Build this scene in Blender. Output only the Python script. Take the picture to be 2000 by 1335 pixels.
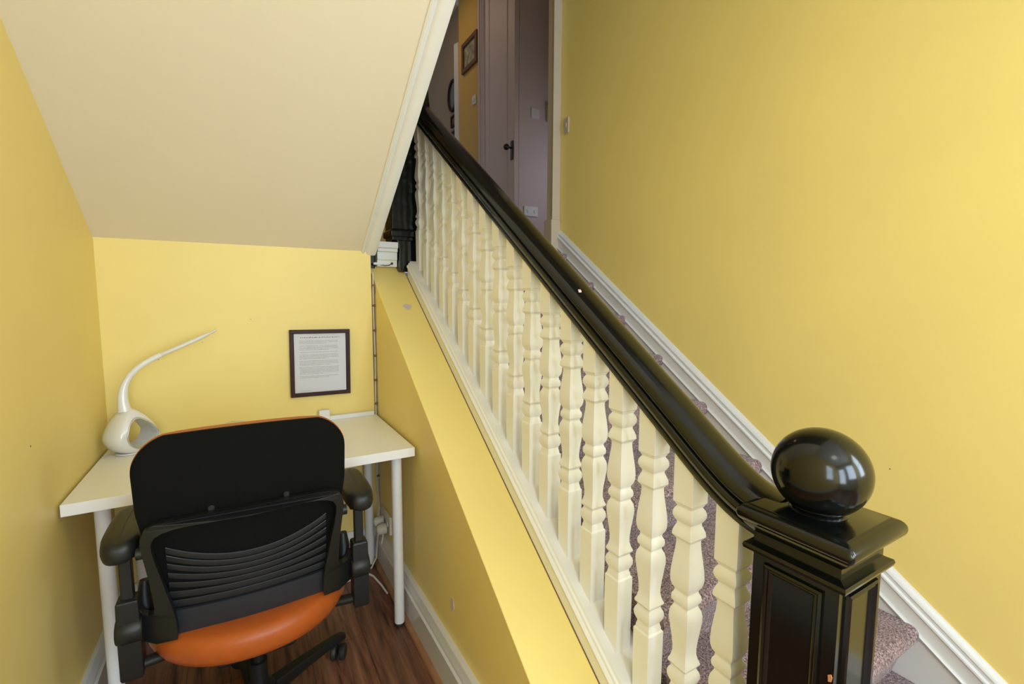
import bpy, bmesh, math, random
from mathutils import Vector, Matrix
random.seed(4)
sc = bpy.context.scene
COL = sc.collection
for o in list(bpy.data.objects): bpy.data.objects.remove(o)
R = math.radians

# ------------------------------------------------------------------ camera, light, exposure
CAM = Vector((-0.549, -2.269, 1.299)); YAW, PITCH, ROLL = 0.529, -0.094, 0.003
cd = bpy.data.cameras.new('camera'); cam = bpy.data.objects.new('camera', cd); COL.objects.link(cam)
cd.sensor_fit = 'HORIZONTAL'; cd.sensor_width = 36.0; cd.lens = 905 / 2000 * 36.0; cd.clip_start = 0.02
fw = Vector((math.sin(YAW)*math.cos(PITCH), math.cos(YAW)*math.cos(PITCH), math.sin(PITCH)))
rt = Vector((math.cos(YAW), -math.sin(YAW), 0)); up = rt.cross(fw)
r2 = rt*math.cos(ROLL) + up*math.sin(ROLL); u2 = up*math.cos(ROLL) - rt*math.sin(ROLL)
cam.matrix_world = Matrix(((r2.x, u2.x, -fw.x, CAM.x), (r2.y, u2.y, -fw.y, CAM.y), (r2.z, u2.z, -fw.z, CAM.z), (0, 0, 0, 1)))
sc.camera = cam

w = bpy.data.worlds.new('world'); sc.world = w; w.use_nodes = True
w.node_tree.nodes['Background'].inputs[0].default_value = (0.75, 0.85, 1.0, 1)
w.node_tree.nodes['Background'].inputs[1].default_value = 0.6

def area(name, loc, target, sx, sy, power, color):
    l = bpy.data.lights.new(name, 'AREA'); l.shape = 'RECTANGLE'; l.size = sx; l.size_y = sy
    l.energy = power; l.color = color
    o = bpy.data.objects.new(name, l); COL.objects.link(o); o.location = loc
    o.rotation_euler = (Vector(target) - Vector(loc)).to_track_quat('-Z', 'Y').to_euler()
    return o
# daylight through the unseen front window and glazed front door behind the camera
area('daylight_window', (0.56, -4.52, 1.75), (0.56, 0, 1.55), 0.86, 1.26, 39, (0.68, 0.84, 1.0))
area('daylight_door', (-0.55, -4.52, 1.45), (-0.55, 0, 1.2), 0.62, 1.5, 29, (0.70, 0.85, 1.0))
area('added_left_daylight', (-1.03, -3.25, 1.60), (1.1, -3.25, 1.60), 0.62, 1.06, 16, (0.72, 0.86, 1.0))  # added window light on the left, evens out the right wall
area('added_right_daylight', (1.12, -3.25, 1.60), (-1.0, -3.25, 1.50), 0.62, 1.06, 25, (0.72, 0.86, 1.0))  # added window light on the right, lifts the left wall and alcove
area('hall_top_fill', (-0.2, -3.1, 2.66), (-0.2, -3.1, 0), 0.4, 0.4, 2, (1.0, 0.96, 0.9))  # added top fill, no such lamp is known in the hall
area('landing_warm_fill', (0.9, 2.3, 4.36), (0.9, 2.3, 0), 0.3, 0.3, 2.4, (1.0, 0.70, 0.38))  # added warm fill standing in for yellow bounce on the landing
area('lobby_daylight', (2.36, 0.66, 2.3), (1.9, 1.3, 2.0), 0.5, 0.9, 2.6, (0.80, 0.86, 1.0))

vs = sc.view_settings
vs.view_transform = 'Standard'; vs.look = 'None'; vs.gamma = 1.0; vs.use_curve_mapping = False
vs.exposure = 0.18

# ------------------------------------------------------------------ materials
def mat(name, color, rough=0.5, metal=0.0, spec=0.5, coat=0.0, noise=None, bump=None, sheen=0.0):
    """noise=(scale, amount) colour mottling of the thing itself; bump=(scale, strength, distance)"""
    m = bpy.data.materials.new(name); m.use_nodes = True
    nt = m.node_tree; b = nt.nodes['Principled BSDF']
    b.inputs['Base Color'].default_value = (*color, 1); b.inputs['Roughness'].default_value = rough
    b.inputs['Metallic'].default_value = metal; b.inputs['Specular IOR Level'].default_value = spec
    b.inputs['Coat Weight'].default_value = coat; b.inputs['Coat Roughness'].default_value = 0.06
    b.inputs['Sheen Weight'].default_value = sheen
    tc = nt.nodes.new('ShaderNodeTexCoord')
    if noise:
        n = nt.nodes.new('ShaderNodeTexNoise'); n.inputs['Scale'].default_value = noise[0]; n.inputs['Detail'].default_value = 4
        nt.links.new(tc.outputs['Object'], n.inputs['Vector'])
        r = nt.nodes.new('ShaderNodeValToRGB'); a = noise[1]
        r.color_ramp.elements[0].position = 0.3; r.color_ramp.elements[1].position = 0.7
        r.color_ramp.elements[0].color = (*[c*(1-a) for c in color], 1)
        r.color_ramp.elements[1].color = (*[min(1, c*(1+a)) for c in color], 1)
        nt.links.new(n.outputs['Fac'], r.inputs['Fac']); nt.links.new(r.outputs['Color'], b.inputs['Base Color'])
    if bump:
        n2 = nt.nodes.new('ShaderNodeTexNoise'); n2.inputs['Scale'].default_value = bump[0]; n2.inputs['Detail'].default_value = 3
        nt.links.new(tc.outputs['Object'], n2.inputs['Vector'])
        bp = nt.nodes.new('ShaderNodeBump'); bp.inputs['Strength'].default_value = bump[1]; bp.inputs['Distance'].default_value = bump[2]
        nt.links.new(n2.outputs['Fac'], bp.inputs['Height']); nt.links.new(bp.outputs['Normal'], b.inputs['Normal'])
    return m

YEL = (0.875, 0.69, 0.235)
M = {}
M['yellow'] = mat('yellow wall paint', YEL, 0.45, spec=0.35, noise=(2.2, 0.03), bump=(60, 0.12, 0.002))
M['cream'] = mat('cream soffit paint', (0.82, 0.72, 0.56), 0.6, spec=0.3, noise=(1.5, 0.02), bump=(40, 0.1, 0.002))
M['cream_wall'] = mat('dimmed cream hallway paint', (0.34, 0.26, 0.17), 0.6)  # cream wall, its dimness put into the colour
M['amber'] = mat('hallway yellow with warm light', (0.66, 0.42, 0.09), 0.5)  # warm, dim light put into the yellow of the walls
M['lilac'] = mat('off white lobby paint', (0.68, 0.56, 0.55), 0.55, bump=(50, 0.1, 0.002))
M['white'] = mat('white gloss paint', (0.82, 0.80, 0.77), 0.32, spec=0.5, coat=0.1, noise=(6, 0.02), bump=(35, 0.06, 0.001))
M['board'] = mat('white skirting paint', (0.68, 0.67, 0.685), 0.35, coat=0.2, noise=(5, 0.02), bump=(30, 0.08, 0.001))
M['baluster'] = mat('ivory baluster paint', (0.86, 0.84, 0.80), 0.36, coat=0.1, noise=(9, 0.02))
M['black_gloss'] = mat('black gloss paint', (0.003, 0.0035, 0.003), 0.14, spec=0.5, coat=0.0, bump=(14, 0.10, 0.002))
M['laminate'] = mat('white desk laminate', (0.92, 0.90, 0.86), 0.34, spec=0.4, bump=(200, 0.03, 0.0005))
M['powder'] = mat('white powder coated steel', (0.76, 0.75, 0.76), 0.35, spec=0.5)
M['rubber'] = mat('black rubber', (0.015, 0.015, 0.015), 0.6)
M['fabric'] = mat('black woven fabric', (0.0045, 0.0045, 0.004), 0.9, spec=0.12, sheen=0.0, bump=(500, 0.4, 0.001))
M['plastic'] = mat('black plastic', (0.009, 0.0095, 0.009), 0.45, spec=0.4, bump=(400, 0.15, 0.0006))
M['shell'] = mat('charcoal plastic with sky sheen', (0.020, 0.023, 0.030), 0.38, spec=0.45, bump=(300, 0.1, 0.0006))  # bluish lift puts the reflected sky into the panel's colour
M['slat'] = mat('black slat plastic', (0.009, 0.010, 0.012), 0.42, spec=0.4)
M['leather'] = mat('tan orange leather', (0.40, 0.085, 0.013), 0.40, spec=0.35, noise=(30, 0.06), bump=(260, 0.25, 0.001))
M['chrome'] = mat('chrome', (0.7, 0.7, 0.7), 0.15, metal=1)
M['dark_metal'] = mat('dark metal', (0.05, 0.05, 0.05), 0.35, metal=0.8)
M['silver'] = mat('silver plastic', (0.62, 0.63, 0.64), 0.28, metal=0.7)
M['shaded_white'] = mat('shaded white trim paint', (0.52, 0.43, 0.33), 0.4)  # white paint with the shade at the doorway put into its colour
M['lamp'] = mat('white lamp plastic', (0.80, 0.78, 0.76), 0.22, spec=0.5, coat=0.3)
M['lamp_in'] = mat('cool white inner plastic', (0.72, 0.76, 0.82), 0.2, coat=0.4)
M['cable'] = mat('cream cable', (0.60, 0.56, 0.48), 0.45)
M['clip'] = mat('brown cable clip', (0.16, 0.08, 0.04), 0.5)
M['plaster'] = mat('bare plaster', (0.62, 0.50, 0.45), 0.9)
M['frame'] = mat('dark walnut frame', (0.035, 0.010, 0.006), 0.45, spec=0.25, noise=(25, 0.2))
M['frame_brown'] = mat('brown picture frame', (0.16, 0.07, 0.03), 0.4)
M['paper'] = mat('white paper', (0.74, 0.72, 0.74), 0.7)
M['ink'] = mat('grey ink', (0.30, 0.28, 0.27), 0.8)
M['ink2'] = mat('black ink', (0.10, 0.09, 0.09), 0.8)
M['socket'] = mat('white moulded plastic', (0.78, 0.77, 0.76), 0.3)
M['bead'] = mat('wood effect beading', (0.36, 0.18, 0.09), 0.45, noise=(20, 0.15))
M['wood_raw'] = mat('bare orange wood', (0.55, 0.24, 0.12), 0.6)

def glass():
    m = bpy.data.materials.new('thin picture glass'); m.use_nodes = True; nt = m.node_tree
    b = nt.nodes['Principled BSDF']; b.inputs['Roughness'].default_value = 0.03; b.inputs['Base Color'].default_value = (1, 1, 1, 1)
    b.inputs['Transmission Weight'].default_value = 1.0; b.inputs['IOR'].default_value = 1.06
    return m
M['glass'] = glass()

def carpet():
    m = bpy.data.materials.new('mauve flecked carpet'); m.use_nodes = True; nt = m.node_tree; b = nt.nodes['Principled BSDF']
    b.inputs['Roughness'].default_value = 0.95; b.inputs['Specular IOR Level'].default_value = 0.1; b.inputs['Sheen Weight'].default_value = 0.3
    tc = nt.nodes.new('ShaderNodeTexCoord')
    n = nt.nodes.new('ShaderNodeTexNoise'); n.inputs['Scale'].default_value = 210; n.inputs['Detail'].default_value = 3
    n2 = nt.nodes.new('ShaderNodeTexNoise'); n2.inputs['Scale'].default_value = 14; n2.inputs['Detail'].default_value = 5
    nt.links.new(tc.outputs['Object'], n.inputs['Vector']); nt.links.new(tc.outputs['Object'], n2.inputs['Vector'])
    r = nt.nodes.new('ShaderNodeValToRGB'); cr = r.color_ramp
    cr.elements[0].position = 0.34; cr.elements[0].color = (0.075, 0.046, 0.048, 1)
    cr.elements[1].position = 0.66; cr.elements[1].color = (0.50, 0.375, 0.39, 1)
    e = cr.elements.new(0.5); e.color = (0.24, 0.160, 0.165, 1)
    nt.links.new(n.outputs['Fac'], r.inputs['Fac'])
    mx = nt.nodes.new('ShaderNodeMix'); mx.data_type = 'RGBA'; mx.blend_type = 'MULTIPLY'; mx.inputs['Factor'].default_value = 1
    r2_ = nt.nodes.new('ShaderNodeValToRGB'); r2_.color_ramp.elements[0].position = 0.3; r2_.color_ramp.elements[1].position = 0.7
    r2_.color_ramp.elements[0].color = (0.82, 0.80, 0.80, 1); r2_.color_ramp.elements[1].color = (1.15, 1.12, 1.12, 1)
    nt.links.new(n2.outputs['Fac'], r2_.inputs['Fac'])
    nt.links.new(r.outputs['Color'], mx.inputs['A']); nt.links.new(r2_.outputs['Color'], mx.inputs['B'])
    nt.links.new(mx.outputs['Result'], b.inputs['Base Color'])
    bp = nt.nodes.new('ShaderNodeBump'); bp.inputs['Strength'].default_value = 0.8; bp.inputs['Distance'].default_value = 0.004
    nt.links.new(n.outputs['Fac'], bp.inputs['Height']); nt.links.new(bp.outputs['Normal'], b.inputs['Normal'])
    return m
M['carpet'] = carpet()

def planks():
    m = bpy.data.materials.new('dark wood plank laminate'); m.use_nodes = True; nt = m.node_tree; b = nt.nodes['Principled BSDF']
    b.inputs['Roughness'].default_value = 0.38; L = nt.links.new
    tc = nt.nodes.new('ShaderNodeTexCoord')
    mp = nt.nodes.new('ShaderNodeMapping'); mp.inputs['Rotation'].default_value = (0, 0, R(90)); mp.inputs['Location'].default_value = (0.12, 0.055, 0)
    L(tc.outputs['Object'], mp.inputs['Vector'])
    br = nt.nodes.new('ShaderNodeTexBrick'); br.inputs['Scale'].default_value = 1; br.inputs['Brick Width'].default_value = 1.2
    br.inputs['Row Height'].default_value = 0.19; br.inputs['Mortar Size'].default_value = 0.0014; br.inputs['Mortar Smooth'].default_value = 0.2
    br.offset = 0.37; br.inputs['Color1'].default_value = (0.75, 0.75, 0.75, 1); br.inputs['Color2'].default_value = (1.1, 1.1, 1.1, 1)
    br.inputs['Mortar'].default_value = (0.35, 0.3, 0.28, 1)
    L(mp.outputs['Vector'], br.inputs['Vector'])
    mg = nt.nodes.new('ShaderNodeMapping'); mg.inputs['Scale'].default_value = (26, 1.9, 1); L(tc.outputs['Object'], mg.inputs['Vector'])
    g = nt.nodes.new('ShaderNodeTexNoise'); g.inputs['Scale'].default_value = 1.6; g.inputs['Detail'].default_value = 7; g.inputs['Roughness'].default_value = 0.62
    g.inputs['Distortion'].default_value = 0.7
    L(mg.outputs['Vector'], g.inputs['Vector'])
    r = nt.nodes.new('ShaderNodeValToRGB'); cr = r.color_ramp
    cr.elements[0].position = 0.33; cr.elements[0].color = (0.035, 0.013, 0.008, 1)
    cr.elements[1].position = 0.72; cr.elements[1].color = (0.33, 0.15, 0.085, 1)
    e = cr.elements.new(0.45); e.color = (0.17, 0.066, 0.036, 1)
    L(g.outputs['Fac'], r.inputs['Fac'])
    mx = nt.nodes.new('ShaderNodeMix'); mx.data_type = 'RGBA'; mx.blend_type = 'MULTIPLY'; mx.inputs['Factor'].default_value = 1
    L(r.outputs['Color'], mx.inputs['A']); L(br.outputs['Color'], mx.inputs['B']); L(mx.outputs['Result'], b.inputs['Base Color'])
    bp = nt.nodes.new('ShaderNodeBump'); bp.inputs['Strength'].default_value = 0.25; bp.inputs['Distance'].default_value = 0.001
    L(g.outputs['Fac'], bp.inputs['Height']); L(bp.outputs['Normal'], b.inputs['Normal'])
    return m
M['planks'] = planks()

# ------------------------------------------------------------------ mesh helpers (all in world coordinates)
class MB:
    def __init__(s): s.v = []; s.f = []
    def add(s, vs_, fs):
        n = len(s.v); s.v += [tuple(v) for v in vs_]; s.f += [tuple(i+n for i in f) for f in fs]; return s
    def box(s, x0, x1, y0, y1, z0, z1):
        return s.add([(x0,y0,z0),(x1,y0,z0),(x1,y1,z0),(x0,y1,z0),(x0,y0,z1),(x1,y0,z1),(x1,y1,z1),(x0,y1,z1)],
                     [(0,3,2,1),(4,5,6,7),(0,1,5,4),(1,2,6,5),(2,3,7,6),(3,0,4,7)])
    def loft(s, rings, cap=True, closed=False):
        n = len(rings[0]); vs_ = [p for r in rings for p in r]; fs = []
        m = len(rings)
        for i in range(m if closed else m-1):
            a, b = i*n, ((i+1) % m)*n
            for j in range(n): k = (j+1) % n; fs.append((a+j, a+k, b+k, b+j))
        if cap and not closed: fs.append(tuple(reversed(range(n)))); fs.append(tuple((m-1)*n + j for j in range(n)))
        return s.add(vs_, fs)
    def prism(s, poly, axis, a, b):
        """poly = 2D points in the plane normal to axis"""
        def P(p, t): return {'x': (t, p[0], p[1]), 'y': (p[0], t, p[1]), 'z': (p[0], p[1], t)}[axis]
        return s.loft([[P(p, a) for p in poly], [P(p, b) for p in poly]])
    def lathe(s, c, prof, n=32, axis='z', cap=True):
        rings = []
        for r, h in prof:
            ring = []
            for i in range(n):
                t = 2*math.pi*i/n; a, b = r*math.cos(t), r*math.sin(t)
                ring.append({'z': (c[0]+a, c[1]+b, c[2]+h), 'x': (c[0]+h, c[1]+a, c[2]+b), 'y': (c[0]+a, c[1]+h, c[2]+b)}[axis])
            rings.append(ring)
        return s.loft(rings, cap)
    def square(s, c, prof, cap=True):
        """square section: prof = (half width, z)"""
        return s.loft([[(c[0]-h, c[1]-h, z), (c[0]+h, c[1]-h, z), (c[0]+h, c[1]+h, z), (c[0]-h, c[1]+h, z)] for h, z in prof], cap)
    def tube(s, pts, r, n=10, flat=1.0, closed=False):
        pts = [Vector(p) for p in pts]; m = len(pts)
        rr = r if isinstance(r, (list, tuple)) else [r]*m
        ff = flat if isinstance(flat, (list, tuple)) else [flat]*m
        rings = []; prev = None
        for i, p in enumerate(pts):
            if closed: t = pts[(i+1) % m] - pts[i-1]
            else: t = pts[min(i+1, m-1)] - pts[max(i-1, 0)]
            t.normalize()
            if prev is None:
                ref = Vector((0, 0, 1)) if abs(t.z) < 0.9 else Vector((0, 1, 0))
                u = (ref - t*ref.dot(t)).normalized()
            else: u = (prev - t*prev.dot(t)).normalized()
            prev = u; v = t.cross(u)
            rings.append([tuple(p + (u*math.cos(2*math.pi*k/n)*ff[i] + v*math.sin(2*math.pi*k/n))*rr[i]) for k in range(n)])
        return s.loft(rings, True, closed)
    def sphere(s, c, r, n=24, m=14, sz=1.0):
        return s.lathe(c, [(max(1e-5, r*math.sin(math.pi*i/m)), -r*sz*math.cos(math.pi*i/m)) for i in range(m+1)], n)
    def slopebox(s, x0, x1, y0, y1, z0, z1, S):
        """beam along y whose z runs with slope S: z = z0 + S*y"""
        return s.loft([[(x0, y, z0+S*y), (x1, y, z0+S*y), (x1, y, z1+S*y), (x0, y, z1+S*y)] for y in (y0, y1)])
    def profile_y(s, prof, y0, y1, S=0.0):
        """prof = (x, z) closed; runs along y with slope S"""
        return s.loft([[(p[0], y, p[1]+S*y) for p in prof] for y in (y0, y1)])

def obj(name, mb, m, parent=None, smooth=40, bevel=0, seg=2, sub=0):
    root = parent
    while root is not None and root.parent is not None: root = root.parent
    off = Vector(root.location) if root is not None else Vector((0, 0, 0))
    me = bpy.data.meshes.new(name)
    if parent is None:
        xs = [v[0] for v in mb.v]; ys = [v[1] for v in mb.v]; zs = [v[2] for v in mb.v]
        off = Vector(((min(xs)+max(xs))/2, (min(ys)+max(ys))/2, min(zs)))
    me.from_pydata([tuple(Vector(v) - off) for v in mb.v], [], mb.f)
    bm = bmesh.new(); bm.from_mesh(me); bmesh.ops.recalc_face_normals(bm, faces=bm.faces); bm.to_mesh(me); bm.free()
    me.materials.append(m)
    if smooth: me.shade_smooth(); me.set_sharp_from_angle(angle=R(smooth))
    o = bpy.data.objects.new(name, me); COL.objects.link(o)
    if parent is not None: o.parent = parent
    else: o.location = off
    if bevel:
        b = o.modifiers.new('bevel', 'BEVEL'); b.width = bevel; b.segments = seg; b.limit_method = 'ANGLE'; b.angle_limit = R(30)
        me.shade_smooth()
        b.harden_normals = True
    if sub:
        q = o.modifiers.new('sub', 'SUBSURF'); q.levels = sub; q.render_levels = sub
    return o
def struct(name, mb, m, **k):
    o = obj(name, mb, m, **k); o['kind'] = 'structure'; return o
def thing(name, label, cat, loc, group=None):
    o = bpy.data.objects.new(name, None); COL.objects.link(o); o.location = loc; o.empty_display_size = 0.05
    o['label'] = label; o['category'] = cat
    if group: o['group'] = group
    return o
def tag(o, label, cat, group=None):
    o['label'] = label; o['category'] = cat
    if group: o['group'] = group
    return o

# ------------------------------------------------------------------ key dimensions
XL, XK, XE, XR = -1.006, 0.012, 0.185, 1.10      # left wall, stair knee wall, its inner edge, right wall
S = 0.714                                        # slope of the stair
YF = -4.6                                        # front wall of the hall
ZL = 1.56                                        # landing
# stair steps: nosing y and top z of step n
def nose(n): return -0.105 - 0.2406*(9-n)
def top(n): return 0.026 + 0.1702*n

# ------------------------------------------------------------------ structure
struct('floor', MB().box(-1.1, 1.2, YF, 0.02, -0.06, 0), M['planks'])
struct('wall_back', MB().box(XL-0.1, -0.004, 0.0, 0.09, 0, 1.545), M['yellow'])
wl = MB()
for a in ((YF, -3.60, 0, 4.4), (-2.90, 3.0, 0, 4.4), (-3.60, -2.90, 0, 1.04), (-3.60, -2.90, 2.16, 4.4)): wl.box(XL-0.1, XL, *a)
struct('wall_left', wl, M['yellow'])
wn = MB()
for a in ((-3.60, -3.56, 1.04, 2.16), (-2.94, -2.90, 1.04, 2.16), (-3.56, -2.94, 1.04, 1.08), (-3.56, -2.94, 2.12, 2.16), (-3.56, -2.94, 1.58, 1.61)):
    wn.box(XL-0.07, XL-0.02, a[0], a[1], a[2], a[3])
struct('added_window_2', wn, M['white'])  # invented window, opened for the added left light
wr = MB()
for a in ((YF, -3.60, 0, 4.4), (-2.90, 0.06, 0, 4.4), (-3.60, -2.90, 0, 1.04), (-3.60, -2.90, 2.16, 4.4)): wr.box(XR, XR+0.12, *a)
struct('wall_right', wr, M['yellow'])
wn = MB()
for a in ((-3.60, -3.56, 1.04, 2.16), (-2.94, -2.90, 1.04, 2.16), (-3.56, -2.94, 1.04, 1.08), (-3.56, -2.94, 2.12, 2.16), (-3.56, -2.94, 1.58, 1.61)):
    wn.box(XR+0.02, XR+0.08, *a)
struct('added_window_3', wn, M['white'])  # invented window, opened for the added right light
# knee wall below the stair: sloping ledge
kw = MB().prism([(-1.83, 0.0), (0.115, 0.0), (0.115, 1.377+S*0.115), (-1.83, 1.377-S*1.83)], 'x', XK, XE)
struct('wall_stair', kw, M['yellow'], bevel=0.004)
# front wall with door and window openings
wf = MB()
for a in ((-1.1, -0.9, 0, 2.75), (-0.2, 0.1, 0, 2.75), (1.02, 1.22, 0, 2.75), (-0.9, -0.2, 2.3, 2.75), (0.1, 1.02, 2.42, 2.75), (0.1, 1.02, 0, 1.08)):
    wf.box(a[0], a[1], YF-0.12, YF, a[2], a[3])
struct('wall_front', wf, M['white'])
wd = MB()
for a in ((0.1, 0.14, 1.08, 2.42), (0.98, 1.02, 1.08, 2.42), (0.14, 0.98, 1.08, 1.12), (0.14, 0.98, 2.38, 2.42), (0.54, 0.58, 1.12, 2.38), (0.14, 0.98, 1.86, 1.90)):
    wd.box(a[0], a[1], YF-0.08, YF-0.02, a[2], a[3])
struct('window_1', wd, M['white'])
dd = MB()
for a in ((-0.9, -0.84, 0, 2.3), (-0.26, -0.2, 0, 2.3), (-0.84, -0.26, 0, 0.7), (-0.84, -0.26, 2.2, 2.3), (-0.58, -0.52, 0.7, 2.2)):
    dd.box(a[0], a[1], YF-0.09, YF-0.03, a[2], a[3])
struct('door_1', dd, M['white'])
# ceilings: the hall, the stairwell, and the sloping underside of the next flight
ce = MB().box(-1.1, 1.22, YF-0.12, -1.9, 2.75, 2.95)
struct('ceiling', ce, M['white'])
struct('ceiling_stairwell', MB().box(-1.1, 3.2, -1.9, 6.0, 4.4, 4.5), M['white'])
def zs(y): return 1.518 - 0.657*y
sf = MB().prism([(0.09, zs(0.09)), (-1.9, zs(-1.9)), (-1.9, zs(-1.9)+0.25), (0.09, zs(0.09)+0.25)], 'x', XL-0.05, -0.02)
struct('ceiling_soffit', sf, M['cream'])
tm = MB()
pr = [(-0.046, 0.004), (-0.046, -0.006), (-0.040, -0.012), (-0.034, -0.010), (-0.030, -0.004), (-0.026, -0.004), (-0.022, -0.013), (-0.012, -0.018),
      (0.014, -0.018), (0.020, -0.014), (0.022, 0.0), (0.022, 0.27), (-0.02, 0.27), (-0.02, 0.004)]
tm.loft([[(p[0], y, p[1]+zs(y)) for p in pr] for y in (0.0, -1.9)])
struct('trim_1', tm, M['white'])

# landing and the rooms beyond
struct('floor_landing', MB().box(-1.0, 2.4, 0.125, 5.9, ZL-0.12, ZL), M['carpet'])
struct('floor_landing_edge', MB().box(0.31, 1.1, -0.06, 0.125, ZL-0.12, ZL), M['carpet'])
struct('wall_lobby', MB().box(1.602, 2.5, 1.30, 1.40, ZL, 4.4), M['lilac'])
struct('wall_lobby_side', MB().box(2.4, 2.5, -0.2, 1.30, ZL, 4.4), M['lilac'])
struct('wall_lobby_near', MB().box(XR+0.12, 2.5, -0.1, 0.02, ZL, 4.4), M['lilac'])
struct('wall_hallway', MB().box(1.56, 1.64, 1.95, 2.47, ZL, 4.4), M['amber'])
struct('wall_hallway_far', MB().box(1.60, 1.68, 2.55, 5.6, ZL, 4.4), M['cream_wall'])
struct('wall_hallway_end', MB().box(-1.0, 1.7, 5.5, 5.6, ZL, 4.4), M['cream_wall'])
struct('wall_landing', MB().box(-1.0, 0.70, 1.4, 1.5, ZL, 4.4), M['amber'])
# opening trim at the end of the right wall
t = MB().box(1.052, 1.108, 0.0, 0.065, ZL-0.1, 4.4); t.box(1.045, 1.1, -0.004, 0.004, ZL-0.05, 4.4)
struct('trim_2', t, M['shaded_white'], bevel=0.004)
struct('trim_3', MB().box(1.035, 1.10, -0.012, 0.07, ZL-0.05, ZL+0.2), M['shaded_white'], bevel=0.006)
# door with casing in the hallway side wall, seen at a slant
cs = MB(); cs.box(1.535, 1.60, 1.86, 1.95, ZL, 4.4); cs.box(1.520, 1.60, 1.915, 1.935, ZL, 4.4); cs.box(1.525, 1.60, 1.875, 1.885, ZL, 4.4)
struct('trim_4', cs, M['lilac'], bevel=0.003)
dr = struct('door_2', MB().box(1.555, 1.60, 1.30, 1.86, ZL, 4.4).box(1.548, 1.56, 1.42, 1.44, ZL, 4.4).box(1.548, 1.56, 1.76, 1.78, ZL, 4.4), M['lilac'], bevel=0.003)
hp = MB().box(1.546, 1.555, 1.315, 1.355, 2.50, 2.66); h_ = obj('handle_plate', hp, M['dark_metal'], dr, bevel=0.003)
kb = MB().tube([(1.548, 1.335, 2.60), (1.50, 1.335, 2.60)], 0.009, 10).sphere((1.495, 1.335, 2.60), 0.026, 16, 10)
obj('door_knob', kb, M['dark_metal'], dr)
struct('trim_5', MB().box(1.545, 1.65, 2.47, 2.55, ZL, 3.98).box(1.535, 1.56, 2.50, 2.545, ZL, 3.98), M['white'], bevel=0.004)

# skirting boards (moulded)
def skirt_prof(x, s_, h=0.165, t_=0.024):
    pts = [(0, 0), (t_, 0), (t_, h*0.70), (t_+0.004, h*0.71), (t_+0.004, h*0.75), (t_-0.003, h*0.78), (t_-0.004, h*0.86), (t_-0.009, h*0.90), (t_-0.010, h*0.96), (t_-0.013, h), (0, h)]
    return [(x + s_*p, z) for p, z in pts]
struct('baseboard_left', MB().profile_y(skirt_prof(XL, 1), YF, 0.0), M['board'])
struct('baseboard_stair', MB().profile_y(skirt_prof(XK, -1, t_=0.032), -1.83, 0.0), M['board'])
bb = MB().loft([[(x, -p, z) for p, z in skirt_prof(0, 1)] for x in (XL+0.022, XK-0.022)])
struct('baseboard_back', bb, M['board'])
bd = MB(); q = [(0, 0), (-0.018, 0), (-0.016, 0.007), (-0.010, 0.013), (0, 0.016)]
bd.profile_y([(XK-0.032+a, z) for a, z in q], -1.83, 0.0)
struct('trim_6', bd, M['bead'])
# sloping skirting on the right wall
SR = 0.705
def sp(dz): return dz
pr = [(XR+0.005, 1.20), (XR-0.016, 1.20), (XR-0.016, 1.590), (XR-0.022, 1.596), (XR-0.024, 1.604), (XR-0.020, 1.610), (XR-0.018, 1.618), (XR-0.018, 1.655),
      (XR-0.023, 1.662), (XR-0.022, 1.668), (XR-0.014, 1.672), (XR-0.013, 1.680), (XR-0.016, 1.686), (XR-0.014, 1.693), (XR-0.008, 1.700), (XR-0.004, 1.708), (XR+0.005, 1.708)]
struct('baseboard_right', MB().profile_y(pr, -2.05, -0.012, SR), M['board'])
pr2 = skirt_prof(XR, -1)
struct('baseboard_right_hall', MB().profile_y(pr2, YF, -2.05), M['board'])
# flaked patches in the wall paint
def blob(pts, thick, axis, at, m, name, S_=0):
    mb = MB()
    if axis == 'x': mb.loft([[(at, a, b) for a, b in pts], [(at-thick, a, b) for a, b in pts]])
    else: mb.loft([[(a, b, at+S_*b) for a, b in pts], [(a, b, at+S_*b+thick) for a, b in pts]])
    o = obj(name, mb, m, kindparent); return o
kindparent = bpy.data.objects['wall_stair']
pts = [(-0.921+dy*2.1, 0.29+dz) for dy, dz in ((-0.006, 0.022), (0.003, 0.024), (0.003, 0.008), (0.008, 0.004), (0.004, -0.004), (0.006, -0.02), (-0.001, -0.026), (-0.004, -0.012), (-0.009, -0.006), (-0.007, 0.006))]
blob(pts, 0.0012, 'x', XK, M['plaster'], 'paint_chip')
pts = [(0.118+0.020*math.cos(a)*(1+0.2*math.sin(3*a)), -0.168+0.018*math.sin(a)) for a in [i*math.pi/7 for i in range(14)]]
blob(pts, 0.0015, 'z', 1.377, M['plaster'], 'paint_chip', S)

def speck(wall, x0, x1, y0, y1, z0, z1): obj('scuff_mark', MB().box(x0, x1, y0, y1, z0, z1), M['clip'], bpy.data.objects[wall], smooth=0)
speck('wall_back', -0.517, -0.511, -0.0006, 0.001, 1.207, 1.2085)
speck('wall_back', -0.693, -0.689, -0.0006, 0.001, 1.115, 1.1165)
speck('wall_back', -0.838, -0.8365, -0.0006, 0.001, 1.052, 1.062)
speck('wall_left', XL-0.001, XL+0.0006, -0.730, -0.726, 0.935, 0.939)
speck('wall_right', XR-0.0006, XR+0.001, -1.683, -1.680, 0.795, 0.798)

# white fascia and moulding of the landing edge, seen beside the soffit
fa = MB().loft([[(x, y, z) for y, z in ((0.115, 1.455), (0.075, 1.455), (0.075, 1.485), (0.070, 1.49), (0.070, 1.525), (0.060, 1.53), (0.060, 1.542), (0.050, 1.548), (0.050, 1.575), (0.115, 1.575))] for x in (0.046, 0.145)])
struct('trim_7', fa, M['white'])

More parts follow.
